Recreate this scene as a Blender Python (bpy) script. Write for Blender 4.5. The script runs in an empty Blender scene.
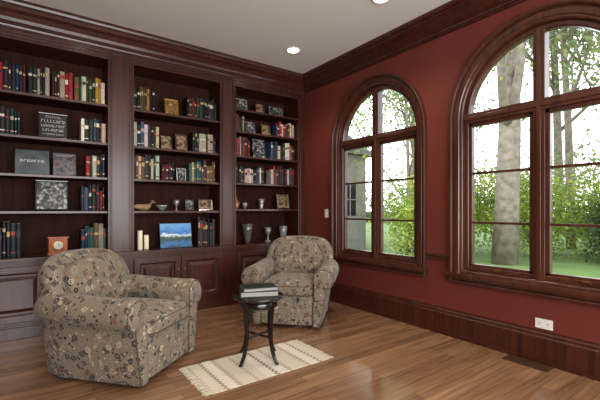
import bpy, bmesh, math, random
from mathutils import Vector, Matrix
random.seed(7)
scene = bpy.context.scene
COL = scene.collection
try:
    scene.view_settings.view_transform = 'Standard'
    scene.view_settings.look = 'None'
except Exception: pass

H = 2.9
# ------------------------------------------------------------ materials
def newmat(name):
    m = bpy.data.materials.new(name); m.use_nodes = True
    nt = m.node_tree
    b = nt.nodes['Principled BSDF']
    return m, nt, b
def lin(c):
    return tuple([(x/255/12.92 if x/255 <= .04045 else ((x/255+.055)/1.055)**2.4) for x in c]) + (1,)
def plain(name, rgb, rough=.5, metal=0, coat=0, var=.08, scale=8, bump=0, spec=.5):
    m, nt, b = newmat(name)
    tc = nt.nodes.new('ShaderNodeTexCoord'); n = nt.nodes.new('ShaderNodeTexNoise')
    n.inputs['Scale'].default_value = scale; n.inputs['Detail'].default_value = 4
    nt.links.new(tc.outputs['Object'], n.inputs['Vector'])
    r = nt.nodes.new('ShaderNodeValToRGB')
    c = lin(rgb)
    r.color_ramp.elements[0].position = .3; r.color_ramp.elements[1].position = .7
    r.color_ramp.elements[0].color = tuple(x*(1-var) for x in c[:3])+(1,)
    r.color_ramp.elements[1].color = tuple(min(1, x*(1+var)) for x in c[:3])+(1,)
    nt.links.new(n.outputs['Fac'], r.inputs['Fac']); nt.links.new(r.outputs['Color'], b.inputs['Base Color'])
    b.inputs['Roughness'].default_value = rough; b.inputs['Metallic'].default_value = metal
    b.inputs['Coat Weight'].default_value = coat
    b.inputs['Specular IOR Level'].default_value = spec
    if bump:
        bp = nt.nodes.new('ShaderNodeBump'); bp.inputs['Strength'].default_value = bump; bp.inputs['Distance'].default_value = .01
        nt.links.new(n.outputs['Fac'], bp.inputs['Height']); nt.links.new(bp.outputs['Normal'], b.inputs['Normal'])
    return m
def wood(name, c1, c2, rough=.3, scale=(28, 28, 1.6), coat=.3, spec=.5):
    m, nt, b = newmat(name)
    tc = nt.nodes.new('ShaderNodeTexCoord'); mp = nt.nodes.new('ShaderNodeMapping')
    mp.inputs['Scale'].default_value = scale
    n = nt.nodes.new('ShaderNodeTexNoise'); n.inputs['Scale'].default_value = 1; n.inputs['Detail'].default_value = 6
    n.inputs['Distortion'].default_value = .6
    nt.links.new(tc.outputs['Object'], mp.inputs['Vector']); nt.links.new(mp.outputs['Vector'], n.inputs['Vector'])
    r = nt.nodes.new('ShaderNodeValToRGB')
    r.color_ramp.elements[0].position = .32; r.color_ramp.elements[1].position = .68
    r.color_ramp.elements[0].color = lin(c1); r.color_ramp.elements[1].color = lin(c2)
    nt.links.new(n.outputs['Fac'], r.inputs['Fac']); nt.links.new(r.outputs['Color'], b.inputs['Base Color'])
    b.inputs['Roughness'].default_value = rough; b.inputs['Coat Weight'].default_value = coat
    b.inputs['Coat Roughness'].default_value = .15; b.inputs['Specular IOR Level'].default_value = spec
    return m
M = {}
M['wood'] = wood('mahogany', (44, 19, 12), (74, 34, 22), .32, coat=.2, spec=.4)
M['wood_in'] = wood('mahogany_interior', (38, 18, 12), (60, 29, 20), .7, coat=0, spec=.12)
M['wood_win'] = wood('mahogany_window', (52, 26, 17), (82, 44, 29), .28, coat=.25)
M['wall'] = plain('burgundy_paint', (104, 45, 36), .6, var=.03, scale=2, bump=.02, spec=.3)
M['ceil'] = plain('ceiling_paint', (232, 232, 227), .8, var=.01, scale=2)
M['black'] = plain('black_lacquer', (16, 13, 13), .22, coat=.4)
M['white'] = plain('white_plastic', (225, 222, 212), .4, var=.02)
M['ivory'] = plain('candle_wax', (232, 222, 195), .5, var=.03)
M['paper'] = plain('paper', (212, 202, 182), .8, var=.06, scale=60)
M['pages'] = plain('page_edges', (150, 150, 142), .7, var=.2, scale=120)
M['silver'] = plain('silver', (190, 190, 190), .25, 1)
M['gold'] = plain('gilt', (176, 132, 62), .35, .7)
M['brass'] = plain('brass', (150, 110, 60), .3, 1)
M['glass_dark'] = plain('smoked_glass', (86, 84, 80), .08, coat=1)
M['crystal'] = plain('crystal', (150, 152, 152), .08, .3, coat=1)
M['clockwood'] = wood('oak_box', (140, 70, 32), (176, 96, 48), .35)
M['duck'] = plain('carved_wood', (150, 122, 88), .5, var=.3, scale=25)
M['green_cover'] = plain('green_cover', (34, 46, 40), .35)
M['vent'] = plain('vent_metal', (84, 56, 38), .4, .2)
M['dark'] = plain('shadow_slot', (12, 8, 7), .8)

def emis(name, col, s):
    m, nt, b = newmat(name)
    b.inputs['Emission Color'].default_value = col; b.inputs['Emission Strength'].default_value = s
    return m
M['lamp'] = emis('lamp_lens', (1, .93, .82, 1), 12)

def floor_mat():
    m, nt, b = newmat('oak_floor')
    N = nt.nodes.new; L = nt.links.new
    tc = N('ShaderNodeTexCoord')
    br = N('ShaderNodeTexBrick'); br.offset = .37; br.offset_frequency = 2
    br.inputs['Scale'].default_value = 1; br.inputs['Brick Width'].default_value = 1.15
    br.inputs['Row Height'].default_value = .083; br.inputs['Mortar Size'].default_value = .001
    br.inputs['Mortar Smooth'].default_value = .3; br.inputs['Bias'].default_value = 0
    br.inputs['Color1'].default_value = lin((156, 119, 87)); br.inputs['Color2'].default_value = lin((126, 92, 66))
    br.inputs['Mortar'].default_value = lin((76, 52, 36))
    L(tc.outputs['Object'], br.inputs['Vector'])
    mp = N('ShaderNodeMapping'); mp.inputs['Scale'].default_value = (1.5, 26, 1)
    n = N('ShaderNodeTexNoise'); n.inputs['Scale'].default_value = 1.4; n.inputs['Detail'].default_value = 7; n.inputs['Distortion'].default_value = .8
    L(tc.outputs['Object'], mp.inputs['Vector']); L(mp.outputs['Vector'], n.inputs['Vector'])
    r = N('ShaderNodeValToRGB'); r.color_ramp.elements[0].position = .3; r.color_ramp.elements[1].position = .72
    r.color_ramp.elements[0].color = (.62, .60, .58, 1); r.color_ramp.elements[1].color = (1.12, 1.12, 1.12, 1)
    L(n.outputs['Fac'], r.inputs['Fac'])
    mx = N('ShaderNodeMix'); mx.data_type = 'RGBA'; mx.blend_type = 'MULTIPLY'; mx.inputs['Factor'].default_value = 1
    L(br.outputs['Color'], mx.inputs[6]); L(r.outputs['Color'], mx.inputs[7])
    L(mx.outputs[2], b.inputs['Base Color'])
    b.inputs['Roughness'].default_value = .22; b.inputs['Coat Weight'].default_value = .6; b.inputs['Coat Roughness'].default_value = .09
    bp = N('ShaderNodeBump'); bp.inputs['Strength'].default_value = .1; bp.inputs['Distance'].default_value = .003
    L(n.outputs['Fac'], bp.inputs['Height']); L(bp.outputs['Normal'], b.inputs['Normal'])
    return m
M['floor'] = floor_mat()

def fabric_mat():
    m, nt, b = newmat('patterned_upholstery')
    N = nt.nodes.new; L = nt.links.new
    tc = N('ShaderNodeTexCoord')
    def mix(fac, a, c):
        x = N('ShaderNodeMix'); x.data_type = 'RGBA'
        L(fac, x.inputs['Factor'])
        if isinstance(a, tuple): x.inputs[6].default_value = a
        else: L(a, x.inputs[6])
        if isinstance(c, tuple): x.inputs[7].default_value = c
        else: L(c, x.inputs[7])
        return x.outputs[2]
    def band(src, lo, hi):
        g = N('ShaderNodeMath'); g.operation = 'GREATER_THAN'; L(src, g.inputs[0]); g.inputs[1].default_value = lo
        l = N('ShaderNodeMath'); l.operation = 'LESS_THAN'; L(src, l.inputs[0]); l.inputs[1].default_value = hi
        k = N('ShaderNodeMath'); k.operation = 'MULTIPLY'; L(g.outputs[0], k.inputs[0]); L(l.outputs[0], k.inputs[1])
        return k.outputs[0]
    def mul(a, c):
        k = N('ShaderNodeMath'); k.operation = 'MULTIPLY'; L(a, k.inputs[0]); L(c, k.inputs[1]); return k.outputs[0]
    nz = N('ShaderNodeTexNoise'); nz.inputs['Scale'].default_value = 60; L(tc.outputs['Object'], nz.inputs['Vector'])
    rr = N('ShaderNodeValToRGB'); rr.color_ramp.elements[0].color = lin((96, 86, 73)); rr.color_ramp.elements[1].color = lin((136, 123, 105))
    L(nz.outputs['Fac'], rr.inputs['Fac'])
    col = rr.outputs['Color']
    n2 = N('ShaderNodeTexNoise'); n2.inputs['Scale'].default_value = 14; n2.inputs['Detail'].default_value = 0.5
    L(tc.outputs['Object'], n2.inputs['Vector'])
    col = mix(band(n2.outputs['Fac'], .67, .69), col, lin((165, 152, 128)))
    col = mix(band(n2.outputs['Fac'], .31, .33), col, lin((46, 40, 40)))
    v2 = N('ShaderNodeTexVoronoi'); v2.inputs['Scale'].default_value = 32; L(tc.outputs['Object'], v2.inputs['Vector'])
    sp = N('ShaderNodeSeparateColor'); L(v2.outputs['Color'], sp.inputs[0])
    col = mix(mul(band(v2.outputs['Distance'], -1, .26), band(sp.outputs[0], .5, .8)), col, lin((44, 38, 40)))
    col = mix(mul(band(v2.outputs['Distance'], -1, .24), band(sp.outputs[0], .8, 2)), col, lin((180, 166, 138)))
    for sc, metric, off in ((18, 'CHEBYCHEV', 0), (14, 'EUCLIDEAN', 3.3)):
        mp = N('ShaderNodeMapping'); mp.inputs['Location'].default_value = (off, off, off); mp.inputs['Rotation'].default_value = (.5, .4, .6)
        L(tc.outputs['Object'], mp.inputs[0])
        v = N('ShaderNodeTexVoronoi'); v.inputs['Scale'].default_value = sc; v.inputs['Randomness'].default_value = .7; v.distance = metric
        L(mp.outputs[0], v.inputs['Vector'])
        s2 = N('ShaderNodeSeparateColor'); L(v.outputs['Color'], s2.inputs[0])
        rp = N('ShaderNodeValToRGB'); rp.color_ramp.interpolation = 'CONSTANT'
        e = rp.color_ramp.elements; e[0].color = lin((36, 32, 36)); e[1].position = .55; e[1].color = lin((172, 158, 132))
        x = e.new(.72); x.color = lin((98, 52, 40)); x = e.new(.82); x.color = lin((44, 48, 58))
        L(s2.outputs[1], rp.inputs['Fac'])
        rp2 = N('ShaderNodeValToRGB'); rp2.color_ramp.interpolation = 'CONSTANT'
        e = rp2.color_ramp.elements; e[0].color = lin((185, 170, 140)); e[1].position = .5; e[1].color = lin((40, 34, 36))
        L(s2.outputs[1], rp2.inputs['Fac'])
        on = band(s2.outputs[0], .4, 2)
        col = mix(mul(on, band(v.outputs['Distance'], .20, .29)), col, rp.outputs['Color'])
        col = mix(mul(on, band(v.outputs['Distance'], .06, .14)), col, rp.outputs['Color'])
        col = mix(mul(on, band(v.outputs['Distance'], -1, .06)), col, rp2.outputs['Color'])
    L(col, b.inputs['Base Color'])
    b.inputs['Roughness'].default_value = .8; b.inputs['Sheen Weight'].default_value = .1; b.inputs['Specular IOR Level'].default_value = .25
    bp = N('ShaderNodeBump'); bp.inputs['Strength'].default_value = .15; bp.inputs['Distance'].default_value = .004
    L(nz.outputs['Fac'], bp.inputs['Height']); L(bp.outputs['Normal'], b.inputs['Normal'])
    return m
M['fabric'] = fabric_mat()
M['piping'] = plain('piping', (70, 60, 50), .7)

def rug_mat():
    m, nt, b = newmat('woven_rug')
    N = nt.nodes.new; L = nt.links.new
    tc = N('ShaderNodeTexCoord'); sx = N('ShaderNodeSeparateXYZ'); L(tc.outputs['Object'], sx.inputs[0])
    n = N('ShaderNodeTexNoise'); n.inputs['Scale'].default_value = 90; L(tc.outputs['Object'], n.inputs['Vector'])
    r = N('ShaderNodeValToRGB'); r.color_ramp.interpolation = 'CONSTANT'
    cream = lin((200, 188, 170)); tan = lin((176, 160, 140)); br = lin((150, 130, 110)); lt = lin((212, 203, 188))
    seq = [(0, tan), (.04, cream), (.12, br), (.14, lt), (.21, tan), (.24, cream), (.34, tan), (.36, cream), (.43, lt), (.5, br), (.52, lt), (.60, tan), (.63, cream), (.76, tan), (.79, lt), (.87, br), (.89, cream), (.96, tan)]
    e = r.color_ramp.elements; e[0].position = 0; e[0].color = seq[0][1]; e[1].position = seq[1][0]; e[1].color = seq[1][1]
    for p, c in seq[2:]:
        x = e.new(p); x.color = c
    wv = N('ShaderNodeMath'); wv.operation = 'PINGPONG'; L(sx.outputs['Y'], wv.inputs[0]); wv.inputs[1].default_value = .02
    ad = N('ShaderNodeMath'); ad.operation = 'ADD'; L(sx.outputs['X'], ad.inputs[0]); L(wv.outputs[0], ad.inputs[1])
    mr = N('ShaderNodeMapRange'); mr.inputs[1].default_value = -.48; mr.inputs[2].default_value = .5
    L(ad.outputs[0], mr.inputs[0]); L(mr.outputs[0], r.inputs['Fac'])
    L(r.outputs['Color'], b.inputs['Base Color'])
    bp = N('ShaderNodeBump'); bp.inputs['Strength'].default_value = .5; bp.inputs['Distance'].default_value = .004
    L(n.outputs['Fac'], bp.inputs['Height']); L(bp.outputs['Normal'], b.inputs['Normal'])
    b.inputs['Roughness'].default_value = .9
    return m
M['rug'] = rug_mat()

def attr_mat(name, rough=.45):
    m, nt, b = newmat(name)
    a = nt.nodes.new('ShaderNodeVertexColor'); a.layer_name = 'Col'
    n = nt.nodes.new('ShaderNodeTexNoise'); n.inputs['Scale'].default_value = 90
    mx = nt.nodes.new('ShaderNodeMix'); mx.data_type = 'RGBA'; mx.blend_type = 'OVERLAY'; mx.inputs['Factor'].default_value = .25
    nt.links.new(a.outputs['Color'], mx.inputs[6]); nt.links.new(n.outputs['Fac'], mx.inputs[7])
    nt.links.new(mx.outputs[2], b.inputs['Base Color']); b.inputs['Roughness'].default_value = rough
    b.inputs['Specular IOR Level'].default_value = .3
    return m
M['books'] = attr_mat('book_covers')

def leaf_mat(name, c1, c2):
    m, nt, b = newmat(name)
    N = nt.nodes.new; L = nt.links.new
    tc = N('ShaderNodeTexCoord'); n = N('ShaderNodeTexNoise'); n.inputs['Scale'].default_value = 1.7; n.inputs['Detail'].default_value = 5
    L(tc.outputs['Object'], n.inputs['Vector'])
    r = N('ShaderNodeValToRGB'); r.color_ramp.elements[0].position = .35; r.color_ramp.elements[1].position = .65
    r.color_ramp.elements[0].color = lin(c1); r.color_ramp.elements[1].color = lin(c2)
    L(n.outputs['Fac'], r.inputs['Fac']); L(r.outputs['Color'], b.inputs['Base Color'])
    b.inputs['Roughness'].default_value = .6
    tr = N('ShaderNodeBsdfTranslucent'); L(r.outputs['Color'], tr.inputs['Color'])
    ms = N('ShaderNodeMixShader'); ms.inputs[0].default_value = .4
    out = nt.nodes['Material Output']
    L(b.outputs[0], ms.inputs[1]); L(tr.outputs[0], ms.inputs[2]); L(ms.outputs[0], out.inputs['Surface'])
    return m
M['leaf'] = leaf_mat('foliage_yellow_green', (92, 118, 42), (164, 176, 70))
M['leaf2'] = leaf_mat('foliage_green', (44, 66, 36), (84, 106, 54))
M['leaf3'] = leaf_mat('foliage_pale', (88, 106, 62), (142, 152, 96))
M['bark'] = plain('bark', (118, 108, 96), .9, var=.4, scale=6, bump=.6)
M['grass'] = plain('lawn', (88, 112, 52), .9, var=.25, scale=1.2, bump=.3)
M['stone'] = plain('limestone', (134, 128, 116), .9, var=.2, scale=3)
M['roof'] = plain('slate_roof', (84, 82, 82), .8, var=.2, scale=4)
M['fence'] = plain('fence_paint', (128, 126, 122), .8)
M['path'] = plain('paving', (140, 136, 126), .9, var=.12, scale=3)

def glass_mat():
    m, nt, b = newmat('window_glass')
    N = nt.nodes.new; L = nt.links.new
    t = N('ShaderNodeBsdfTransparent'); g = N('ShaderNodeBsdfGlossy'); g.inputs['Roughness'].default_value = .02
    fr = N('ShaderNodeFresnel'); fr.inputs['IOR'].default_value = 1.3
    ms = N('ShaderNodeMixShader'); L(fr.outputs[0], ms.inputs[0]); L(t.outputs[0], ms.inputs[1]); L(g.outputs[0], ms.inputs[2])
    L(ms.outputs[0], nt.nodes['Material Output'].inputs['Surface'])
    return m
M['glass'] = glass_mat()

# ------------------------------------------------------------ mesh builder
class MB:
    def __init__(s):
        s.v = []; s.f = []; s.m = []; s.c = []; s.sm = []; s.mats = []
    def mi(s, k):
        if k not in s.mats: s.mats.append(k)
        return s.mats.index(k)
    def add(s, vs, fs, mat, col=(1, 1, 1), smooth=False, T=None):
        o = len(s.v)
        if T is not None: vs = [T @ Vector(p) for p in vs]
        s.v += [tuple(p) for p in vs]
        i = s.mi(mat)
        for f in fs:
            s.f.append([x+o for x in f]); s.m.append(i); s.c.append(col); s.sm.append(smooth)
    def box(s, x0, x1, y0, y1, z0, z1, mat, col=(1, 1, 1), T=None):
        vs = [(x, y, z) for z in (z0, z1) for y in (y0, y1) for x in (x0, x1)]
        fs = [(0, 2, 3, 1), (4, 5, 7, 6), (0, 1, 5, 4), (2, 6, 7, 3), (0, 4, 6, 2), (1, 3, 7, 5)]
        s.add(vs, fs, mat, col, False, T)
    def rings(s, rings, mat, closed=True, cap0=False, cap1=False, smooth=False, T=None, loop=False, col=(1, 1, 1)):
        n = len(rings[0]); vs = [p for r in rings for p in r]; fs = []
        R = len(rings)
        for i in range(R if loop else R-1):
            for j in range(n if closed else n-1):
                a = i*n+j; b2 = i*n+(j+1) % n; c = ((i+1) % R)*n+(j+1) % n; d = ((i+1) % R)*n+j
                fs.append((a, b2, c, d))
        if cap0: fs.append(tuple(range(n))[::-1])
        if cap1: fs.append(tuple((R-1)*n+j for j in range(n)))
        s.add(vs, fs, mat, col, smooth, T)
    def lathe(s, prof, mat, n=24, T=None, smooth=True, cap=True):
        rings = [[(r*math.cos(2*math.pi*k/n), r*math.sin(2*math.pi*k/n), z) for k in range(n)] for r, z in prof]
        s.rings(rings, mat, True, cap, cap, smooth, T)
    def tube(s, pts, rad, mat, n=8, T=None, smooth=True, closed=False):
        pts = [Vector(p) for p in pts]; rings = []
        N = len(pts)
        up = None
        for i, p in enumerate(pts):
            if closed: d = pts[(i+1) % N]-pts[i-1]
            else: d = pts[min(i+1, N-1)]-pts[max(i-1, 0)]
            d.normalize()
            if up is None:
                a = Vector((0, 0, 1)) if abs(d.z) < .9 else Vector((1, 0, 0))
                up = (a - d*a.dot(d)).normalized()
            else:
                up = (up-d*up.dot(d)).normalized()
            sd = d.cross(up)
            r = rad[i] if isinstance(rad, (list, tuple)) else rad
            rings.append([tuple(p+up*(r*math.cos(2*math.pi*k/n))+sd*(r*math.sin(2*math.pi*k/n))) for k in range(n)])
        s.rings(rings, mat, True, not closed, not closed, smooth, T, loop=closed)
    def obj(s, name, parent=None, loc=None, rot=None, bevel=0, fixn=True, auto=False):
        me = bpy.data.meshes.new(name)
        me.from_pydata(s.v, [], s.f)
        for k in s.mats: me.materials.append(M[k])
        me.polygons.foreach_set('material_index', s.m)
        me.polygons.foreach_set('use_smooth', s.sm)
        if any(c != (1, 1, 1) for c in s.c):
            ca = me.color_attributes.new('Col', 'FLOAT_COLOR', 'CORNER')
            for p, c in zip(me.polygons, s.c):
                for li in p.loop_indices: ca.data[li].color = (c[0], c[1], c[2], 1)
        me.update()
        if fixn:
            bm = bmesh.new(); bm.from_mesh(me); bmesh.ops.recalc_face_normals(bm, faces=bm.faces); bm.to_mesh(me); bm.free()
        o = bpy.data.objects.new(name, me); COL.objects.link(o)
        if parent: o.parent = parent
        if loc: o.location = loc
        if rot: o.rotation_euler = rot
        if bevel:
            b = o.modifiers.new('bevel', 'BEVEL'); b.width = bevel; b.segments = 2; b.limit_method = 'ANGLE'; b.angle_limit = math.radians(40)
        return o
def empty(name, loc=(0, 0, 0), rz=0):
    e = bpy.data.objects.new(name, None); COL.objects.link(e); e.location = loc; e.rotation_euler = (0, 0, rz); e.empty_display_size = .1
    return e
def catmull(P, n=6, closed=False):
    out = []; N = len(P)
    rng = range(N) if closed else range(N-1)
    for i in rng:
        if closed: p0, p1, p2, p3 = P[i-1], P[i], P[(i+1) % N], P[(i+2) % N]
        else: p0, p1, p2, p3 = P[max(i-1, 0)], P[i], P[i+1], P[min(i+2, N-1)]
        for k in range(n):
            t = k/n
            out.append(tuple(.5*((2*b)+(-a+c)*t+(2*a-5*b+4*c-d)*t*t+(-a+3*b-3*c+d)*t**3) for a, b, c, d in zip(p0, p1, p2, p3)))
    if not closed: out.append(tuple(P[-1]))
    return out

# ------------------------------------------------------------ room shell
XL, YF = -4.75, -6.3
b = MB(); b.box(XL-.15, .15, YF-.15, .5, -.1, 0, 'floor'); b.obj('floor')
b = MB(); b.box(XL-.15, .15, YF-.15, .5, H, H+.1, 'ceil'); b.obj('ceiling')
b = MB(); b.box(XL-.15, .15, .36, .5, 0, H, 'wall'); b.obj('wall_back')
b = MB(); b.box(XL-.15, XL, YF, .36, 0, H, 'wall'); b.obj('wall_left')
b = MB()
b.box(XL, .0, YF-.15, YF, 0, .3, 'wall'); b.box(XL, 0, YF-.15, YF, 2.6, H, 'wall')
b.box(XL, -4.3, YF-.15, YF, .3, 2.6, 'wall'); b.box(-.6, 0, YF-.15, YF, .3, 2.6, 'wall')
b.obj('wall_front')

WINS = [(-1.262, .575), (-2.885, .60)]
ZB, ZS = .585, 1.90
NA = 28
def arch(w, zb, zs, o=0):
    r = w+o
    pts = [(-r, zb-o), (-r, zs)]
    pts += [(-r*math.cos(math.pi*k/NA), zs+r*math.sin(math.pi*k/NA)) for k in range(1, NA)]
    pts += [(r, zs), (r, zb-o)]
    return pts
def plate_curve(splines, thick):
    cu = bpy.data.curves.new('tmp', 'CURVE'); cu.dimensions = '2D'; cu.fill_mode = 'BOTH'; cu.extrude = thick/2
    for sp in splines:
        s = cu.splines.new('POLY'); s.points.add(len(sp)-1)
        for p, q in zip(s.points, sp): p.co = (q[0], q[1], 0, 1)
        s.use_cyclic_u = True
    o = bpy.data.objects.new('tmp', cu); COL.objects.link(o)
    dg = bpy.context.evaluated_depsgraph_get(); dg.update()
    me = bpy.data.meshes.new_from_object(o.evaluated_get(dg))
    bpy.data.objects.remove(o)
    return me
RM = Matrix(((0, 0, 1, 0), (-1, 0, 0, 0), (0, 1, 0, 0), (0, 0, 0, 1)))
outer = [(-.36, 0), (-YF+.0, 0), (-YF+.0, H), (-.36, H)]
me = plate_curve([outer]+[[(p[0]-yc, p[1]) for p in arch(W, ZB, ZS, .02)] for yc, W in WINS], .15)
me.transform(Matrix.Translation((.075, 0, 0)) @ RM); me.name = 'wall_right'
me.materials.clear(); me.materials.append(M['wall'])
o = bpy.data.objects.new('wall_right', me); COL.objects.link(o)

def w2(pt, d, yc):
    return (-d, yc-pt[0], pt[1])
for wi, (yc, W) in enumerate(WINS):
    b = MB()
    prof = [(-.012, -.10), (-.012, .012), (0, .018), (.012, .018), (.018, .026), (.055, .030), (.060, .020), (.068, .020), (.074, .042), (.088, .048), (.098, .044), (.102, .0)]
    b.rings([[w2(p, d, yc) for p in arch(W, ZB, ZS, o_)] for o_, d in prof], 'wood_win', closed=True)
    b.box(-.075, .0, yc-W-.12, yc+W+.12, ZB-.045, ZB-.012, 'wood_win')
    b.box(-.055, .0, yc-W-.108, yc+W+.108, ZB-.065, ZB-.045, 'wood_win')
    prof = [(-.012, -.09), (-.012, -.02), (-.045, -.02), (-.052, -.035), (-.052, -.09)]
    b.rings([[w2(p, d, yc) for p in arch(W, ZB, ZS, o_)] for o_, d in prof], 'wood_win', closed=True, loop=True)
    b.box(.015, .10, yc-.040, yc+.040, ZB, ZS+W-.03, 'wood_win')
    b.box(.003, .02, yc-.016, yc+.016, ZB, ZS+W-.03, 'wood_win')
    b.box(.012, .10, yc-W+.02, yc+W-.02, ZS-.042, ZS+.042, 'wood_win')
    b.box(.002, .02, yc-W+.02, yc+W-.02, ZS-.015, ZS+.015, 'wood_win')
    for s in (-1, 1):
        a0, a1 = sorted((yc+s*.040, yc+s*(W-.045)))
        z0, z1 = ZB+.03, ZS-.042
        fr = .030
        b.box(.03, .075, a0, a0+fr, z0, z1, 'wood_win'); b.box(.03, .075, a1-fr, a1, z0, z1, 'wood_win')
        b.box(.03, .075, a0, a1, z0, z0+fr+.01, 'wood_win'); b.box(.03, .075, a0, a1, z1-fr, z1, 'wood_win')
        for zz in (1.01, 1.43): b.box(.038, .068, a0, a1, zz-.010, zz+.010, 'wood_win')
        b.box(.0, .03, (a0+a1)/2-.03, (a0+a1)/2+.03, z0+.0, z0+.014, 'brass')
    o = b.obj('window_%d' % (wi+1), bevel=.003)
    g = MB()
    ap = arch(W-.02, ZB+.02, ZS)
    g.add([w2(p, -.055, yc) for p in ap], [tuple(range(len(ap)))], 'glass')
    go = g.obj('glass_pane', parent=o)

prof = [(0, 2.70), (.018, 2.70), (.022, 2.715), (.035, 2.72), (.035, 2.735), (.045, 2.74), (.055, 2.765), (.08, 2.80), (.105, 2.82), (.118, 2.84), (.118, 2.852), (.132, 2.856), (.138, 2.875), (.138, 2.9)]
b = MB()
b.rings([[(XL, -d, z) for d, z in prof], [(-d, -d, z) for d, z in prof], [(-d, YF, z) for d, z in prof]], 'wood', closed=False)
b.obj('trim_crown')
prof = [(0, .235), (.008, .235), (.012, .222), (.02, .212), (.022, .195), (.03, .185), (.03, .03), (.04, .028), (.042, .0)]
b = MB(); b.rings([[(-d, -.0, z) for d, z in prof], [(-d, YF, z) for d, z in prof]], 'wood', closed=False); b.obj('baseboard_right')
b = MB(); b.rings([[(XL+d, 0, z) for d, z in prof], [(XL+d, YF, z) for d, z in prof]], 'wood', closed=False); b.obj('baseboard_left')
prof = [(0, .655), (.012, .658), (.018, .668), (.018, .69), (.03, .70), (.03, .715), (.0, .72)]
b = MB()
(ya, wa), (yb, wb) = WINS
edges = [-.02, ya+wa+.102, ya-wa-.102, yb+wb+.102, yb-wb-.102, YF]
for i in range(0, 6, 2):
    b.rings([[(-d, edges[i], z) for d, z in prof], [(-d, edges[i+1], z) for d, z in prof]], 'wood_win', closed=True, cap0=True, cap1=True)
b.obj('trim_chair_rail')

# ------------------------------------------------------------ bookcase
BAYS = [(-4.55, -3.61), (-3.37, -2.417), (-2.177, -1.238), (-1.032, -.117)]
SH = [[1.11, 1.44, 1.78, 2.16]]*3 + [[1.13, 1.45, 1.78, 2.08, 2.35]]
ZC, ZT = .70, 2.60
b = MB()
D = .33
b.box(XL, 0, D, D+.025, 0, H-.01, 'wood_in')
ed = [XL]+[x for by in BAYS for x in by]+[0]
for i in range(0, len(ed), 2):
    b.box(ed[i], ed[i+1], 0, D, ZC, H-.01, 'wood')
for (x0, x1), sh in zip(BAYS, SH):
    b.box(x0, x1, 0, D, ZT, H-.01, 'wood')
    for z in sh: 
        b.box(x0, x1, .02, D, z-.028, z, 'wood_in')
        b.box(x0, x1, .012, .022, z-.026, z-.002, 'wood')
    for (xa, s) in ((x0, -1), (x1, 1)):
        xx = sorted((xa, xa+s*.012)); b.box(xx[0], xx[1], -.012, 0, ZC, ZT+.012, 'wood')
        xx = sorted((xa+s*.034, xa+s*.046)); b.box(xx[0], xx[1], -.010, 0, ZC, ZT+.046, 'wood')
        z = ZC+.012
        while z < ZT+.02:
            c = (xa+s*.023, -.002, z)
            r = .0085
            vs = [(c[0]+r, c[1], c[2]), (c[0], c[1]-r*1.3, c[2]), (c[0]-r, c[1], c[2]), (c[0], c[1], c[2]+r), (c[0], c[1], c[2]-r)]
            b.add(vs, [(0, 1, 3), (1, 2, 3), (1, 0, 4), (2, 1, 4)], 'wood_win', smooth=True)
            z += .021
    b.box(x0-.012, x1+.012, -.012, 0, ZT, ZT+.012, 'wood')
    b.box(x0-.046, x1+.046, -.010, 0, ZT+.034, ZT+.046, 'wood')
b.box(XL, -.0, -.014, 0, 2.665, 2.70, 'wood')
b.box(XL, -.001, -.03, D, .0, ZC-.035, 'wood')
b.box(XL, -.001, -.065, D, ZC-.03, ZC, 'wood')
b.box(XL, -.001, -.05, -.03, ZC-.055, ZC-.03, 'wood')
b.box(XL, -.001, -.052, -.03, 0, .10, 'wood')
b.box(XL, -.001, -.044, -.03, .10, .118, 'wood')
def rpanel(b, x0, x1, z0, z1, y):
    prof = [(0, 0), (0, -.018), (.004, -.022), (.058, -.022), (.064, -.016), (.07, -.006), (.09, -.006), (.115, -.018), (.12, -.020)]
    b.rings([[(x0+i, y+d, z0+i), (x1-i, y+d, z0+i), (x1-i, y+d, z1-i), (x0+i, y+d, z1-i)] for i, d in prof], 'wood', closed=True, cap1=True)
for x0, x1 in BAYS:
    xm = (x0+x1)/2
    for a, c in ((x0-.01, xm-.004), (xm+.004, x1+.01)):
        rpanel(b, a, c, .14, .625, -.03)
    for s in (-1, 1):
        b.lathe([(.006, 0), (.006, .012), (.014, .018), (.015, .026), (.008, .031)], 'brass', 10, Matrix.Translation((xm+s*.035, -.05, .48)) @ Matrix.Rotation(math.pi/2, 4, 'X'))
b.obj('built_in_bookcase', bevel=.0025)

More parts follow.
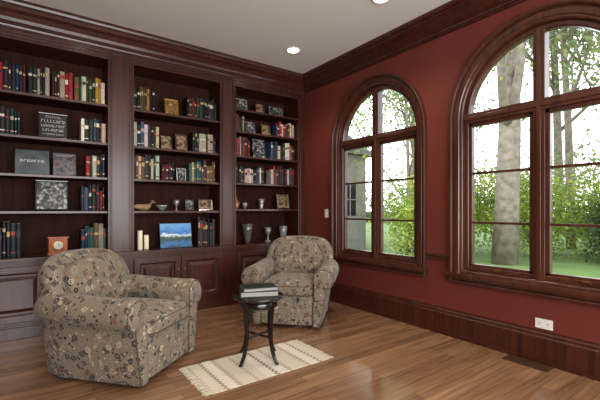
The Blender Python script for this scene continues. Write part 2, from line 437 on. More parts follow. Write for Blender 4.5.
# ------------------------------------------------------------ books
PAL = {
 'red': [(120, 20, 22), (140, 26, 28), (96, 14, 20), (40, 14, 16), (150, 140, 120)],
 'dark': [(18, 18, 22), (26, 22, 22), (16, 22, 32), (70, 20, 20), (40, 34, 30), (150, 140, 120)],
 'mix': [(22, 22, 26), (120, 24, 22), (176, 168, 150), (30, 46, 66), (28, 52, 40), (84, 62, 36), (30, 26, 26), (60, 24, 22), (18, 18, 20), (150, 118, 50)],
 'white': [(190, 184, 170), (170, 160, 140), (200, 196, 186), (130, 26, 24), (28, 28, 36), (44, 64, 90), (24, 22, 24)],
 'teal': [(28, 64, 70), (22, 42, 54), (92, 66, 44), (150, 140, 112), (30, 28, 28), (40, 80, 74)],
}
def l3(c): return lin(c)[:3]
bk = MB()
def books(bay, z, x0, x1, pal, hmin=.19, hmax=.27, lean=0):
    x = x0
    run_c = None; left = 0
    while True:
        w = random.uniform(.016, .040)
        if x+w > x1: break
        if left <= 0:
            run_c = random.choice(PAL[pal]); left = random.choice([1, 1, 1, 2]); hh = random.uniform(hmin, hmax); ww = w
        left -= 1
        h = hh+random.uniform(-.006, .006)
        if x+ww > x1: ww = w
        dpt = h*.68
        y0 = .055+random.uniform(0, .02)
        c = l3(tuple(max(0, min(255, q+random.randint(-12, 12))) for q in run_c))
        T = Matrix.Translation((x, y0, z+.0005))
        n = 5
        ring = [(ww*k/n, -.006*math.sin(math.pi*k/n)) for k in range(n+1)]
        pts = ring+[(ww, dpt), (0, dpt)]
        bk.rings([[(p[0], p[1], 0) for p in pts], [(p[0], p[1], h) for p in pts]], 'books', cap0=True, cap1=True, col=c, T=T)
        bk.box(.003, ww-.003, .006, dpt-.002, h-.0, h+.0012, 'books', l3((170, 160, 140)), T)
        band = l3(random.choice([(180, 150, 80), (200, 195, 180), (20, 20, 24), (150, 30, 30), (160, 150, 130)]))
        za = h*random.uniform(.55, .75); zb2 = za+h*random.uniform(.05, .18)
        bk.box(.004, ww-.004, -.0075, 0, za, zb2, 'books', band, T)
        if random.random() < .6: bk.box(.004, ww-.004, -.0072, 0, h*.12, h*.16, 'books', band, T)
        x += ww+.0008
S = SH[1]; S3 = SH[3]
for i, z in enumerate([ZC]+SH[0]): books(0, z, -4.53, -3.9+random.uniform(-.1, .25), 'mix')
books(1, S[3], -3.36, -3.06, 'mix', .23, .27); books(1, S[3], -3.055, -2.88, 'dark', .23, .28); books(1, S[3], -2.875, -2.70, 'red', .24, .27); books(1, S[3], -2.695, -2.42, 'mix', .21, .27)
books(1, S[2], -3.36, -3.10, 'mix', .20, .25); books(1, S[2], -2.64, -2.42, 'white', .18, .24)
books(1, S[1], -2.60, -2.42, 'mix', .18, .23)
books(1, S[0], -2.64, -2.42, 'white', .19, .25)
books(1, ZC, -3.36, -3.10, 'dark', .25, .32); books(1, ZC, -2.64, -2.42, 'teal', .22, .29)
books(2, S[3], -2.17, -1.92, 'mix', .22, .26); books(2, S[3], -1.60, -1.24, 'dark', .2, .26)
books(2, S[2], -2.17, -1.90, 'white', .22, .26); books(2, S[2], -1.54, -1.24, 'dark', .18, .24)
books(2, S[1], -2.17, -1.90, 'mix', .22, .26); books(2, S[1], -1.58, -1.24, 'teal', .18, .25)
books(2, S[1]-0.0, -1.88, -1.73, 'dark', .16, .2)
books(2, ZC, -1.48, -1.24, 'dark', .26, .33)
books(3, S3[3], -1.025, -.88, 'dark', .17, .22); books(3, S3[3], -.42, -.12, 'white', .16, .2)
books(3, S3[2], -1.025, -.80, 'red', .2, .25); books(3, S3[2], -.50, -.12, 'white', .18, .24)
books(3, S3[1], -1.025, -.90, 'dark', .18, .24); books(3, S3[1], -.88, -.60, 'white', .17, .23); books(3, S3[1], -.50, -.12, 'mix', .18, .25)
bk.obj('books')

# ------------------------------------------------------------ shelf decor
def picmat(name, cols, scale=9, seed=0):
    m, nt, bb = newmat(name)
    N = nt.nodes.new; L = nt.links.new
    tc = N('ShaderNodeTexCoord'); mp = N('ShaderNodeMapping'); mp.inputs['Location'].default_value = (seed*1.7, seed, 0)
    n2 = N('ShaderNodeTexNoise'); n2.inputs['Scale'].default_value = scale; n2.inputs['Detail'].default_value = 3
    L(tc.outputs['Object'], mp.inputs[0]); L(mp.outputs[0], n2.inputs['Vector'])
    r = N('ShaderNodeValToRGB'); e = r.color_ramp.elements
    e[0].color = lin(cols[0]); e[0].position = .35; e[1].color = lin(cols[-1]); e[1].position = .68
    for i, c in enumerate(cols[1:-1]):
        x = e.new(.35+.33*(i+1)/(len(cols)-1)); x.color = lin(c)
    L(n2.outputs['Fac'], r.inputs['Fac']); L(r.outputs['Color'], bb.inputs['Base Color']); bb.inputs['Roughness'].default_value = .3
    return m
def landmat():
    m, nt, bb = newmat('landscape_print')
    N = nt.nodes.new; L = nt.links.new
    tc = N('ShaderNodeTexCoord'); sx = N('ShaderNodeSeparateXYZ'); L(tc.outputs['Object'], sx.inputs[0])
    n = N('ShaderNodeTexNoise'); n.inputs['Scale'].default_value = 18; n.inputs['Detail'].default_value = 4; L(tc.outputs['Object'], n.inputs['Vector'])
    a = N('ShaderNodeMath'); a.operation = 'MULTIPLY_ADD'; L(n.outputs['Fac'], a.inputs[0]); a.inputs[1].default_value = .12; L(sx.outputs['Z'], a.inputs[2])
    mr = N('ShaderNodeMapRange'); mr.inputs[1].default_value = .05; mr.inputs[2].default_value = .3; L(a.outputs[0], mr.inputs[0])
    r = N('ShaderNodeValToRGB'); e = r.color_ramp.elements
    e[0].color = lin((20, 40, 50)); e[0].position = 0; e[1].color = lin((110, 170, 220)); e[1].position = 1
    for p, c in ((.22, (50, 110, 165)), (.38, (26, 60, 40)), (.5, (70, 100, 90)), (.58, (220, 230, 235)), (.66, (50, 110, 190))):
        x = e.new(p); x.color = lin(c)
    L(mr.outputs[0], r.inputs['Fac']); L(r.outputs['Color'], bb.inputs['Base Color']); bb.inputs['Roughness'].default_value = .3
    return m
M['land'] = landmat()
M['pic_bw'] = picmat('bw_print', [(12, 12, 12), (40, 40, 40), (130, 130, 130), (190, 190, 186)], 34)
M['pic_text'] = picmat('poster_print', [(10, 10, 12), (16, 16, 18), (24, 24, 26)], 10, 2)
M['pic_gray'] = picmat('gray_print', [(50, 58, 64), (70, 78, 84), (92, 96, 98)], 8, 3)
M['pic_blue'] = picmat('blue_print', [(34, 48, 66), (70, 74, 84), (110, 100, 96), (50, 34, 34)], 20, 4)
M['pic_sepia'] = picmat('sepia_print', [(50, 34, 26), (110, 84, 62), (160, 140, 112), (44, 30, 24)], 26, 5)
M['pic_gold'] = picmat('gold_print', [(34, 20, 14), (150, 116, 60), (70, 40, 24), (190, 160, 96)], 30, 6)

def frame(name, x, z, w, h, fm, pm, fw=.014, y=.10, yaw=0, text=None):
    b = MB(); t = .014
    prof = [(0, t), (0, 0), (fw*.3, -.004), (fw*.8, -.002), (fw, .004)]
    b.rings([[(-w/2+i, d, i), (w/2-i, d, i), (w/2-i, d, h-i), (-w/2+i, d, h-i)] for i, d in prof], fm, closed=True, cap0=True)
    i = fw
    b.add([(-w/2+i, .002, i), (w/2-i, .002, i), (w/2-i, .002, h-i), (-w/2+i, .002, h-i)], [(0, 1, 2, 3)], pm)
    if text:
        rs = random.Random(int(abs(x)*1000))
        for zc, lh, n, wf, tm in text:
            tw = w*wf; cw = tw/n
            for q in range(n):
                xa = -tw/2+q*cw; z0 = h*(zc-lh/2); z1 = h*(zc+lh/2)
                b.box(xa, xa+cw*.22, .0005, .002, z0, z1, tm)
                b.box(xa, xa+cw*.72, .0005, .002, *( (z1-h*lh*.22, z1) if rs.random() < .6 else (z0, z0+h*lh*.22)), tm)
                if rs.random() < .5: b.box(xa+cw*.5, xa+cw*.72, .0005, .002, z0, z1, tm)
    T = .16
    R = Matrix.Rotation(-T, 4, 'X')
    out = []
    top = R @ Vector((0, t, h*.72)); foot = Vector((0, top.y+h*.18, .001))
    for k in (-.012, .012): out.append((k, top.y, top.z))
    for k in (.012, -.012): out.append((k, foot.y, foot.z))
    b.v = [tuple(R @ Vector(p)) for p in b.v]
    b.add(out+[(p[0], p[1]+.004, p[2]) for p in out], [(0, 1, 2, 3), (7, 6, 5, 4), (0, 4, 5, 1), (1, 5, 6, 2), (2, 6, 7, 3), (3, 7, 4, 0)], fm)
    zmin = min(p[2] for p in b.v)
    b.v = [(p[0], p[1], p[2]-zmin) for p in b.v]
    return b.obj(name, loc=(x, y, z+.0005), rot=(0, 0, yaw))
frame('framed_poster', -2.86, S[2], .24, .25, 'black', 'pic_text', text=[(.86, .08, 7, .5, 'silver'), (.68, .12, 8, .8, 'silver'), (.50, .10, 10, .8, 'silver'), (.34, .10, 8, .7, 'silver'), (.18, .06, 11, .7, 'silver')])
frame('display_book', -3.02, S[1], .26, .23, 'pic_gray', 'pic_gray', .004, text=[(.55, .11, 7, .72, 'silver')])
frame('display_book', -2.77, S[1], .19, .22, 'pic_blue', 'pic_blue', .004, text=[(.88, .06, 8, .7, 'silver')])
frame('framed_photo', -2.87, S[0], .27, .29, 'black', 'pic_bw', .016)
frame('framed_plaque', -1.76, S[3], .15, .19, 'gold', 'pic_gold', .014)
frame('framed_photo', -1.82, S[2], .13, .16, 'black', 'pic_sepia', .01)
frame('framed_photo', -1.65, S[2], .14, .19, 'wood_win', 'pic_sepia', .014)
frame('framed_photo', -1.655, S[1], .11, .15, 'silver', 'pic_bw', .012)
frame('framed_photo', -1.56, S[0], .10, .13, 'black', 'pic_bw', .012)
frame('framed_photo', -1.37, S[0], .17, .13, 'silver', 'pic_sepia', .01)
frame('display_book', -1.72, ZC, .35, .27, 'pic_blue', 'land', .003, y=.06)
frame('framed_photo', -.90, S3[4], .16, .15, 'silver', 'pic_bw', .012)
frame('framed_photo', -.64, S3[4], .14, .14, 'black', 'pic_sepia', .014)
frame('framed_photo', -.40, S3[4], .21, .13, 'silver', 'pic_bw', .012)
frame('framed_photo', -.78, S3[3], .15, .15, 'black', 'pic_bw', .012)
frame('framed_photo', -.55, S3[3], .14, .14, 'wood_win', 'pic_sepia', .012)
frame('framed_photo', -.65, S3[2], .2, .25, 'black', 'pic_bw', .012)
frame('framed_photo', -.28, S3[0], .19, .2, 'silver', 'pic_sepia', .016)

b = MB()
b.box(-.085, .085, -.05, .05, 0, .018, 'clockwood'); b.box(-.075, .075, -.042, .042, .018, .15, 'clockwood'); b.box(-.085, .085, -.05, .05, .15, .165, 'clockwood')
b.lathe([(.045, 0), (.048, .006), (.040, .008)], 'brass', 20, Matrix.Translation((0, -.042, .085)) @ Matrix.Rotation(math.pi/2, 4, 'X'))
b.lathe([(.039, .0), (.039, .0085)], 'paper', 20, Matrix.Translation((0, -.042, .085)) @ Matrix.Rotation(math.pi/2, 4, 'X'))
b.box(-.002, .002, -.054, -.050, .083, .115, 'black'); b.box(-.002, .022, -.054, -.050, .083, .087, 'black')
b.obj('mantel_clock', loc=(-2.83, .12, ZC+.0005), bevel=.003, rot=(0, 0, .15))
for i, (x, h) in enumerate([(-2.10, .20), (-2.03, .15)]):
    b = MB(); b.lathe([(.024, 0), (.025, .003), (.025, h-.004), (.02, h), (.006, h-.004)], 'ivory', 20)
    b.tube([(0, 0, h-.006), (.001, 0, h+.01)], .0015, 'black', 5)
    b.obj('pillar_candle', loc=(x, .08+.03*i, ZC+.0005))
b = MB()
st = catmull([(-.10, .045, .006, .012), (-.07, .042, .022, .026), (0, .035, .036, .034), (.05, .04, .032, .034), (.08, .055, .018, .02), (.09, .08, .014, .016), (.10, .098, .02, .02), (.12, .095, .012, .012), (.145, .088, .008, .004)], 4)
rings = [[(x, wy*math.cos(2*math.pi*k/12), z+wz*math.sin(2*math.pi*k/12)) for k in range(12)] for x, z, wy, wz in st]
b.rings(rings, 'duck', cap0=True, cap1=True, smooth=True)
zm = min(p[2] for p in b.v); b.v = [(p[0], p[1], p[2]-zm) for p in b.v]
b.obj('duck_decoy', loc=(-2.06, .12, S[0]+.0005), rot=(0, 0, .3))
def vase(name, x, z, prof, mat, y=.14):
    b = MB(); b.lathe(prof, mat, 24); b.obj(name, loc=(x, y, z+.0005))
vase('ceramic_vase', -.96, S3[0], [(.025, 0), (.035, .03), (.04, .07), (.02, .11), (.012, .14), (.016, .16)], 'clockwood')
vase('glass_tumbler', -.84, S3[0], [(.02, 0), (.032, .05), (.034, .08), (.03, .08), (.026, .02)], 'crystal')
vase('glass_vase', -.60, S3[0], [(.03, 0), (.02, .02), (.03, .08), (.045, .13), (.041, .13), (.02, .04)], 'crystal')
vase('smoked_vase', -.80, ZC, [(.035, 0), (.045, .06), (.06, .16), (.075, .24), (.07, .24), (.05, .12), (.02, .02)], 'glass_dark')
vase('trophy_cup', -.50, ZC, [(.045, 0), (.045, .012), (.012, .03), (.01, .08), (.035, .12), (.045, .19), (.041, .19), (.02, .12)], 'crystal')
vase('cut_glass_vase', -.26, ZC, [(.04, 0), (.035, .04), (.05, .12), (.06, .2), (.056, .2), (.03, .08)], 'crystal')
vase('glass_bowl', -1.86, S[0], [(.02, 0), (.02, .01), (.05, .035), (.065, .06), (.06, .06), (.03, .03)], 'crystal')
vase('glass_goblet', -1.70, S[0], [(.03, 0), (.006, .01), (.006, .05), (.03, .08), (.032, .12), (.028, .12), (.01, .07)], 'crystal')

# ------------------------------------------------------------ armchairs
def superell(cx, cy, cz, sx, sy, sz, e1=.45, e2=.3, nu=40, nv=20, taper=0):
    sp = lambda c, e: math.copysign(abs(c)**e, c)
    rings = []
    for i in range(nv+1):
        ph = -math.pi/2+math.pi*i/nv
        r = []
        for k in range(nu):
            th = 2*math.pi*k/nu
            r.append((cx+sx*sp(math.cos(ph), e1)*sp(math.cos(th), e2), cy+sy*sp(math.cos(ph), e1)*sp(math.sin(th), e2), cz+sz*sp(math.sin(ph), e1)))
        rings.append(r)
    return rings
def armchair(loc, rz):
    e = empty('armchair', loc, rz)
    for s, nm in ((1, 'arm_left'), (-1, 'arm_right')):
        b = MB()
        core = [(.315, .03), (.335, .14), (.36, .28), (.375, .39)]
        cx0, cz0, r0 = .352, .475, .098
        roll = [(cx0+r0*math.cos(math.radians(a)), cz0+r0*math.sin(math.radians(a))) for a in (-40, -10, 20, 50, 80, 110, 140, 170, 200)]
        inner = [(.262, .37), (.25, .2), (.25, .03)]
        P = catmull(core+roll+inner, 4)
        stations = [(-.405, .72, 0), (-.402, .86, 0), (-.392, .95, 0), (-.375, 1, 0), (-.25, 1.0, .0), (-.05, 1, .005), (.15, .98, .02), (.28, .93, .03), (.34, .8, .03)]
        rings = []
        for y, sc, dz in catmull(stations, 3):
            cx, cz = .315, .33
            rr = []
            for x, z in P:
                xx = cx+(x-cx)*sc; zz = cz+(z-cz)*(sc if z > cz else 1-(1-sc)*.15)
                if z > .3: zz += dz
                xx -= max(0, y-.1)**2*.6
                rr.append((s*xx, y, zz))
            rings.append(rr)
        b.rings(rings, 'fabric', cap0=True, cap1=True, smooth=True)
        b.obj(nm, e)
        b = MB()
        pts = [(s*(.315+(x-.315)*.955), -.393, .33+(z-.33)*(.955 if z > .33 else .995)) for x, z in P]
        b.tube(pts, .0045, 'piping', 6); b.obj('arm_piping', e)
    b = MB()
    rings = []
    us = [-1, -.985, -.95, -.88]+[-.8+1.6*k/16 for k in range(17)]+[.88, .95, .985, 1]
    for u in us:
        a = abs(u)
        zt = .825-.07*a**3.2-.09*a**9
        sc = 1.0 if a < .85 else math.sqrt(max(.0, 1-((a-.85)/.16)**2))*.75+.25
        prof = [(.30, .03), (.335, .16), (.365, .35), (.395, .52), (.43, zt-.15), (.445, zt-.09), (.43, zt-.03), (.385, zt), (.335, zt-.015), (.29, zt-.06), (.265, zt-.14), (.235, .54), (.20, .40), (.19, .2), (.19, .03)]
        cy = .32; czz = .42
        P = catmull(prof, 4)
        ring = []
        for y, z in P:
            wx = .335+.035*min(1, max(0, (z-.1)/.5))
            yy = cy+(y-cy)*sc - .085*u*u
            zz = z if z < czz else czz+(z-czz)*(.9+.1*sc)
            ring.append((u*wx*(1 if z > .3 else .95), yy, zz))
        rings.append(ring)
    b.rings(rings, 'fabric', cap0=True, cap1=True, smooth=True)
    b.obj('back', e)
    b = MB()
    rr = superell(0, 0, 0, .27, .075, .20, .55, .45)
    T = Matrix.Translation((0, .205, .575)) @ Matrix.Rotation(math.radians(-14), 4, 'X')
    b.rings(rr, 'fabric', cap0=False, smooth=True, T=T); b.obj('back_cushion', e)
    b = MB()
    rr = superell(0, -.10, .365, .262, .325, .078, .5, .28)
    rr = [[(x, y, z+(.02*(1-(x/.26)**2)*(1-((y+.1)/.33)**2) if z > .365 else 0)) for x, y, z in r] for r in rr]
    b.rings(rr, 'fabric', smooth=True); b.obj('seat_cushion', e)
    b = MB()
    for zz in (.325, .405):
        pts = [(p[0]*.985, -.10+(p[1]+.10)*.99, zz) for p in superell(0, -.10, 0, .262, .325, .001, 1, .28, 48, 2)[1]]
        b.tube(pts, .004, 'piping', 6, closed=True)
    b.obj('seat_piping', e)
    b = MB()
    rr = superell(0, -.03, .175, .285, .362, .145, .12, .16, 48, 24)
    rr = [[(x*(.93+.07*min(1, max(0, (z-.03)/.28))), y, z) for x, y, z in r] for r in rr]
    b.rings(rr, 'fabric', smooth=True); b.obj('base', e)
    b = MB(); b.lathe([(.24, 0), (.25, .01), (.25, .035), (.2, .04)], 'black', 32, Matrix.Translation((0, -.02, 0))); b.obj('swivel_plinth', e)
    return e
armchair((-2.51, -1.16, 0), math.radians(41))
armchair((-.80, -.90, 0), math.radians(-47))

# ------------------------------------------------------------ rug
b = MB()
nx, ny = 40, 16
vs = []; fs = []
HX = .46
for j in range(ny+1):
    for i in range(nx+1):
        x = -HX+2*HX*i/nx; y = -.24+.48*j/ny
        vs.append((x, y+.003*math.sin(x*9), .007+.0012*math.sin(x*40+y*6)))
for j in range(ny):
    for i in range(nx):
        a = j*(nx+1)+i; fs.append((a, a+1, a+nx+2, a+nx+1))
b.add(vs, fs, 'rug', smooth=True)
b.box(-HX, HX, -.238, .238, .0005, .0055, 'rug')
for s in (-1, 1):
    for k in range(34):
        y = -.235+.47*k/33
        b.tube([(s*(HX-.005), y, .006), (s*(HX+.025), y+random.uniform(-.004, .004), .0045), (s*(HX+.05+random.uniform(-.006, .006)), y+random.uniform(-.008, .008), .003)], .0025, 'paper', 4)
b.obj('fringed_rug', loc=(-1.69, -1.715, 0))

# ------------------------------------------------------------ side table + books
TX, TY = -1.665, -1.66
e = empty('side_table', (TX, TY, .0085))
ZTOP = .018
b = MB(); b.lathe([(.0, .438+ZTOP), (.172, .438+ZTOP), (.185, .444+ZTOP), (.190, .452+ZTOP), (.187, .460+ZTOP), (.179, .463+ZTOP), (.175, .461+ZTOP), (.0, .461+ZTOP)], 'black', 48, cap=False); b.obj('table_top', e)
b = MB(); b.lathe([(.138, .395), (.143, .40), (.143, .438+ZTOP), (.128, .438+ZTOP), (.128, .395), (.138, .395)], 'black', 36, cap=False); b.obj('apron', e)
for k in range(4):
    a = math.radians(90*k+17)
    pts = catmull([(.134, .0, .456), (.130, 0, .36), (.122, 0, .26), (.124, 0, .16), (.146, 0, .07), (.184, 0, .004)], 5)
    b = MB()
    rings = []
    for i, p in enumerate(pts):
        t = i/len(pts); w = .0135-.004*t
        d = Vector(pts[min(i+1, len(pts)-1)])-Vector(pts[max(i-1, 0)]); d.normalize(); nrm = Vector((-d.z, 0, d.x))
        if i == len(pts)-1: nrm = Vector((1, 0, 0))
        rings.append([tuple(Vector(p)+nrm*(w*sx)+Vector((0, w*sy, 0))) for sx, sy in ((-1, -1), (1, -1), (1, 1), (-1, 1))])
    b.rings(rings, 'black', cap0=True, cap1=True, T=Matrix.Rotation(a, 4, 'Z')); b.obj('leg_%d' % (k+1), e, bevel=.002)
b = MB()
for k in range(2):
    b.box(-.122, .122, -.007, .007, .175, .19, 'black', T=Matrix.Rotation(math.radians(90*k+17), 4, 'Z'))
b.obj('cross_stretcher', e, bevel=.002)
b = MB()
z = 0
for (hx, hy, h, tw) in ((.138, .098, .038, 0), (.128, .092, .026, .12)):
    T = Matrix.Translation((0, 0, z)) @ Matrix.Rotation(tw, 4, 'Z')
    b.box(-hx, hx, -hy, hy, 0, .004, 'green_cover', T=T); b.box(-hx, hx, -hy, hy, h-.004, h, 'green_cover', T=T)
    b.box(-hx, hx, hy-.004, hy, 0, h, 'green_cover', T=T); b.box(-hx+.005, hx-.005, -hy+.005, hy-.005, .004, h-.004, 'pages', T=T)
    z += h
b.obj('book_stack', loc=(TX, TY, .0085+.4645+ZTOP), rot=(0, 0, math.radians(-24)), bevel=.0012)

# ------------------------------------------------------------ small fixtures
b = MB(); b.box(-.006, 0, -2.985, -2.87, .25, .32, 'white')
for yy in (-2.955, -2.90): b.box(-.008, -.006, yy-.016, yy+.016, .268, .302, 'white'); b.box(-.0085, -.0079, yy-.006, yy-.003, .278, .294, 'dark'); b.box(-.0085, -.0079, yy+.003, yy+.006, .278, .294, 'dark')
b.obj('power_outlet', bevel=.001)
b = MB(); b.box(-.006, 0, -.495, -.43, 1.02, 1.13, 'white'); b.box(-.012, -.006, -.467, -.457, 1.06, 1.09, 'white'); b.obj('light_switch', bevel=.001)
b = MB()
b.box(-.165, -.055, -3.0, -2.72, .0005, .003, 'dark')
for k in range(16):
    y = -2.995+.27*k/15; b.box(-.16, -.06, y, y+.010, .002, .005, 'vent')
b.box(-.17, -.05, -3.01, -3.0, .0005, .005, 'vent'); b.box(-.17, -.05, -2.72, -2.71, .0005, .005, 'vent'); b.box(-.17, -.16, -3.01, -2.71, .0005, .005, 'vent'); b.box(-.06, -.05, -3.01, -2.71, .0005, .005, 'vent'); b.box(-.115, -.105, -3.0, -2.72, .002, .005, 'vent')
b.obj('floor_vent')
for k, (x, y) in enumerate([(-.66, -.67), (-.65, -1.95), (-.65, -3.4), (-2.6, -.67), (-2.6, -3.4), (-4.2, -2.0)]):
    b = MB()
    b.lathe([(.085, H-.001), (.085, H-.008), (.072, H-.012), (.062, H-.004), (.062, H-.001)], 'white', 32, cap=False)
    b.lathe([(.0, H-.0045), (.0615, H-.0045), (.0615, H-.002)], 'lamp', 32, cap=False)
    o = b.obj('recessed_downlight', loc=(x, y, 0))
    ld = bpy.data.lights.new('downlight', 'SPOT'); ld.energy = 46; ld.color = (1, .89, .76); ld.spot_size = math.radians(120); ld.spot_blend = .8; ld.shadow_soft_size = .06
    lo = bpy.data.objects.new('bulb', ld); COL.objects.link(lo); lo.parent = o; lo.location = (0, 0, H-.03)

ld = bpy.data.lights.new('rear_fill', 'AREA'); ld.shape = 'RECTANGLE'; ld.size = 3.6; ld.size_y = 2.2; ld.energy = 155; ld.color = (1, .98, .95)  # added soft fill lamp behind the camera, tilted up to brighten the ceiling
lo = bpy.data.objects.new('rear_fill_light', ld); COL.objects.link(lo); lo.location = (-2.45, YF+.25, 1.40); lo.rotation_euler = (math.radians(105), 0, 0)

# ------------------------------------------------------------ outdoors
GZ = -.3
b = MB(); b.add([(.16, -60, GZ), (90, -60, GZ), (90, 70, GZ), (.16, 70, GZ)], [(0, 1, 2, 3)], 'grass'); b.obj('lawn_ground')
b = MB(); b.box(.15, .3, -12, 8, GZ-.3, 0, 'stone'); b.obj('foundation_wall')
def leaves(b, centres, n, spread, size, mat):
    vs = []; fs = []
    for i in range(n):
        c = random.choice(centres)
        p = Vector(c)+Vector((random.gauss(0, spread[0]), random.gauss(0, spread[0]), random.gauss(0, spread[1])))
        if p.z < GZ+.02: p.z = GZ+.05+random.random()*.3
        a = Vector((random.uniform(-1, 1), random.uniform(-1, 1), random.uniform(-1, 1))).normalized()
        c2 = a.orthogonal().normalized(); c2.rotate(Matrix.Rotation(random.random()*6.28, 3, a))
        s = size*random.uniform(.6, 1.3)
        o = len(vs)
        vs += [tuple(p-a*s), tuple(p+c2*s*.5), tuple(p+a*s), tuple(p-c2*s*.5)]; fs.append((o, o+1, o+2, o+3))
    b.add(vs, fs, mat)
GV = MB()
def tree(x, y, h, r, nl, mat, lsize=.09, spread=.6, lean=(0, 0), seed=1, fork=.35, nb=7):
    random.seed(seed); b = GV; tips = []
    def br(p, d, L, r, lev):
        pts = [Vector(p)]; rad = [r]; dd = Vector(d).normalized(); n = 5
        for i in range(n):
            dd = (dd+Vector((random.uniform(-.16, .16), random.uniform(-.16, .16), random.uniform(-.03, .1)))*(1 if lev else .25)).normalized()
            pts.append(pts[-1]+dd*L/n); rad.append(r*(1-(.45 if lev == 0 else .65)*(i+1)/n))
        b.tube(pts, rad, 'bark', 12 if lev == 0 else 6)
        if lev >= 1: tips.extend([tuple(q) for q in pts[2:]])
        if lev < 3:
            k = nb if lev == 0 else 4
            for i in range(k):
                t = random.uniform(fork, 1) if lev == 0 else random.uniform(.3, 1)
                q = pts[0].lerp(pts[-1], t) if lev else pts[min(n-1, int(t*n))].lerp(pts[min(n, int(t*n)+1)], t*n-int(t*n))
                az = random.uniform(0, 6.28); el = random.uniform(.3, 1.0)
                nd = (dd*.6+Vector((math.cos(az)*math.cos(el), math.sin(az)*math.cos(el), math.sin(el)))).normalized()
                br(q, nd, L*random.uniform(.4, .6), r*(.42 if lev == 0 else .5), lev+1)
    br((x, y, GZ-.05), (lean[0], lean[1], 1), h, r, 0)
    if nl: leaves(b, tips, nl, (spread, spread*.7), lsize, mat)
def shrub(x, y, w, h, n, mat, size=.06, seed=1):
    random.seed(seed); b = GV; cs = []
    for i in range(7):
        a = random.uniform(0, 6.28); rr = random.uniform(0, w*.4)
        tip = (x+math.cos(a)*rr, y+math.sin(a)*rr, GZ+h*random.uniform(.35, .85)); cs.append(tip)
        b.tube([(x+math.cos(a)*.1, y+math.sin(a)*.1, GZ-.02), tip], [.03, .01], 'bark', 5)
    leaves(b, cs, n, (w*.22, h*.22), size, mat)
tree(7.1, .75, 9, .32, 8000, 'leaf', .07, .7, (.05, -.03), 3, .28, 10)
tree(13, 1.2, 9, .16, 8000, 'leaf3', .10, .9, (0, 0), 5)
tree(6.7, 3.5, 6, .07, 8000, 'leaf', .06, .5, (0, 0), 12, .25)
tree(12, 6.5, 8, .12, 7000, 'leaf3', .10, .8, (0, 0), 8, .2)
tree(11, -1.9, 8, .18, 9000, 'leaf3', .09, .9, (0, 0), 15, .3)
tree(20, 4, 12, .25, 10000, 'leaf3', .16, 1.2, (0, 0), 18)
tree(22, -6, 12, .25, 10000, 'leaf3', .16, 1.2, (0, 0), 21)
tree(18, 12, 12, .2, 9000, 'leaf3', .16, 1.2, (0, 0), 24)
k = 0
for (x, y, w, h, mt) in [(5.8, 2.3, 1.8, 1.9, 'leaf'), (8.2, 2.6, 2.4, 2.5, 'leaf'), (9.6, 1.0, 2.6, 2.3, 'leaf'), (11.5, -.4, 2.4, 2.0, 'leaf'), (9.2, -1.4, 1.5, 1.6, 'leaf2'), (9.6, -2.6, 1.8, 1.4, 'leaf2'), (13, -4.2, 3, 2.0, 'leaf2'), (10.5, 5.2, 2.6, 2.6, 'leaf'), (14, 2.6, 3.6, 3.6, 'leaf3'), (17, -.8, 4, 4.2, 'leaf3'), (17, -6, 4, 3.8, 'leaf3')]:
    k += 1; shrub(x, y, w, h, 5500, mt, .06, k+40)
random.seed(9)
cs = [(30+random.uniform(-2, 2), -28+i*.95, GZ+random.uniform(.3, 4.4)) for i in range(75)]
GV.box(29, 31, -30, 42, GZ, GZ+1.2, 'leaf2')
leaves(GV, cs, 18000, (.9, 1.0), .2, 'leaf3')
GV.obj('garden_trees_and_shrubs', fixn=False)
b = MB(); b.rings([[(x, y, GZ+.004) for x, y in ((4.5, -14), (5.6, -4), (8.5, -3.2), (20, -3.0))], [(x, y, GZ+.004) for x, y in ((5.7, -14), (6.7, -4.8), (9, -4.1), (20, -4.0))]], 'path', closed=False); b.obj('garden_path')
b = MB()
b.box(3.4, 7.35, 6.0, 12, GZ, 3.2, 'stone')
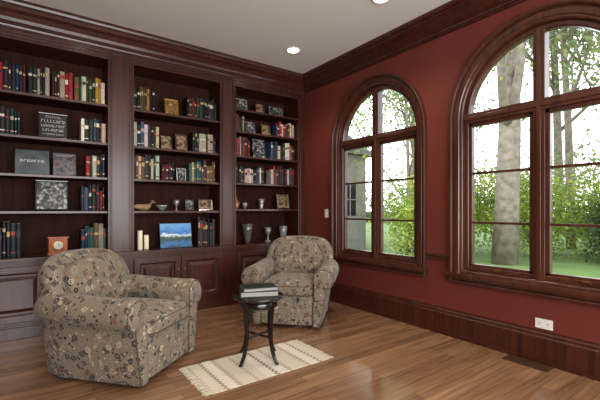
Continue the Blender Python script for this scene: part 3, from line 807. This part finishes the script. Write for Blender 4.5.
b.add([(3.1, 5.7, 3.15), (7.65, 5.7, 3.15), (7.65, 12.3, 3.15), (3.1, 12.3, 3.15), (5.4, 7.6, 5.4), (5.4, 11, 5.4)], [(0, 1, 4), (1, 2, 5, 4), (2, 3, 5), (3, 0, 4, 5), (0, 3, 2, 1)], 'roof')
for x0 in (6.2, 4.3):
    b.box(x0, x0+.6, 5.97, 6.0, .9, 2.1, 'dark'); b.box(x0-.06, x0+.66, 5.94, 5.99, .8, .9, 'fence'); b.box(x0-.06, x0+.66, 5.94, 5.99, 2.1, 2.22, 'fence')
    b.box(x0+.28, x0+.32, 5.95, 5.98, .9, 2.1, 'fence'); b.box(x0, x0+.6, 5.95, 5.98, 1.48, 1.52, 'fence')
b.obj('neighbour_house')
b = MB()
for i in range(17):
    x = 3.5+i*.13; b.box(x, x+.09, 4.4, 4.42, GZ, .85, 'fence')
b.box(3.5, 5.65, 4.42, 4.45, .1, .18, 'fence'); b.box(3.5, 5.65, 4.42, 4.45, .65, .73, 'fence')
b.obj('picket_fence')

# ------------------------------------------------------------ world (overcast sky)
w = bpy.data.worlds.new('overcast_sky'); scene.world = w; w.use_nodes = True
nt = w.node_tree; bg = nt.nodes['Background']
tc = nt.nodes.new('ShaderNodeTexCoord'); sx = nt.nodes.new('ShaderNodeSeparateXYZ'); r = nt.nodes.new('ShaderNodeValToRGB')
r.color_ramp.elements[0].position = 0; r.color_ramp.elements[0].color = (.92, .95, .97, 1); r.color_ramp.elements[1].position = .8; r.color_ramp.elements[1].color = (.84, .91, 1, 1)
nt.links.new(tc.outputs['Generated'], sx.inputs[0]); nt.links.new(sx.outputs['Z'], r.inputs['Fac']); nt.links.new(r.outputs['Color'], bg.inputs['Color'])
bg.inputs['Strength'].default_value = 4.8

# ------------------------------------------------------------ camera
cd = bpy.data.cameras.new('camera'); cd.sensor_width = 36; cd.lens = 36*376/600; cd.shift_y = 10/600
co = bpy.data.objects.new('camera', cd); COL.objects.link(co)
co.location = (-3.055, -4.107, 1.117); co.rotation_euler = (math.radians(90), 0, math.radians(-35.9))
scene.camera = co
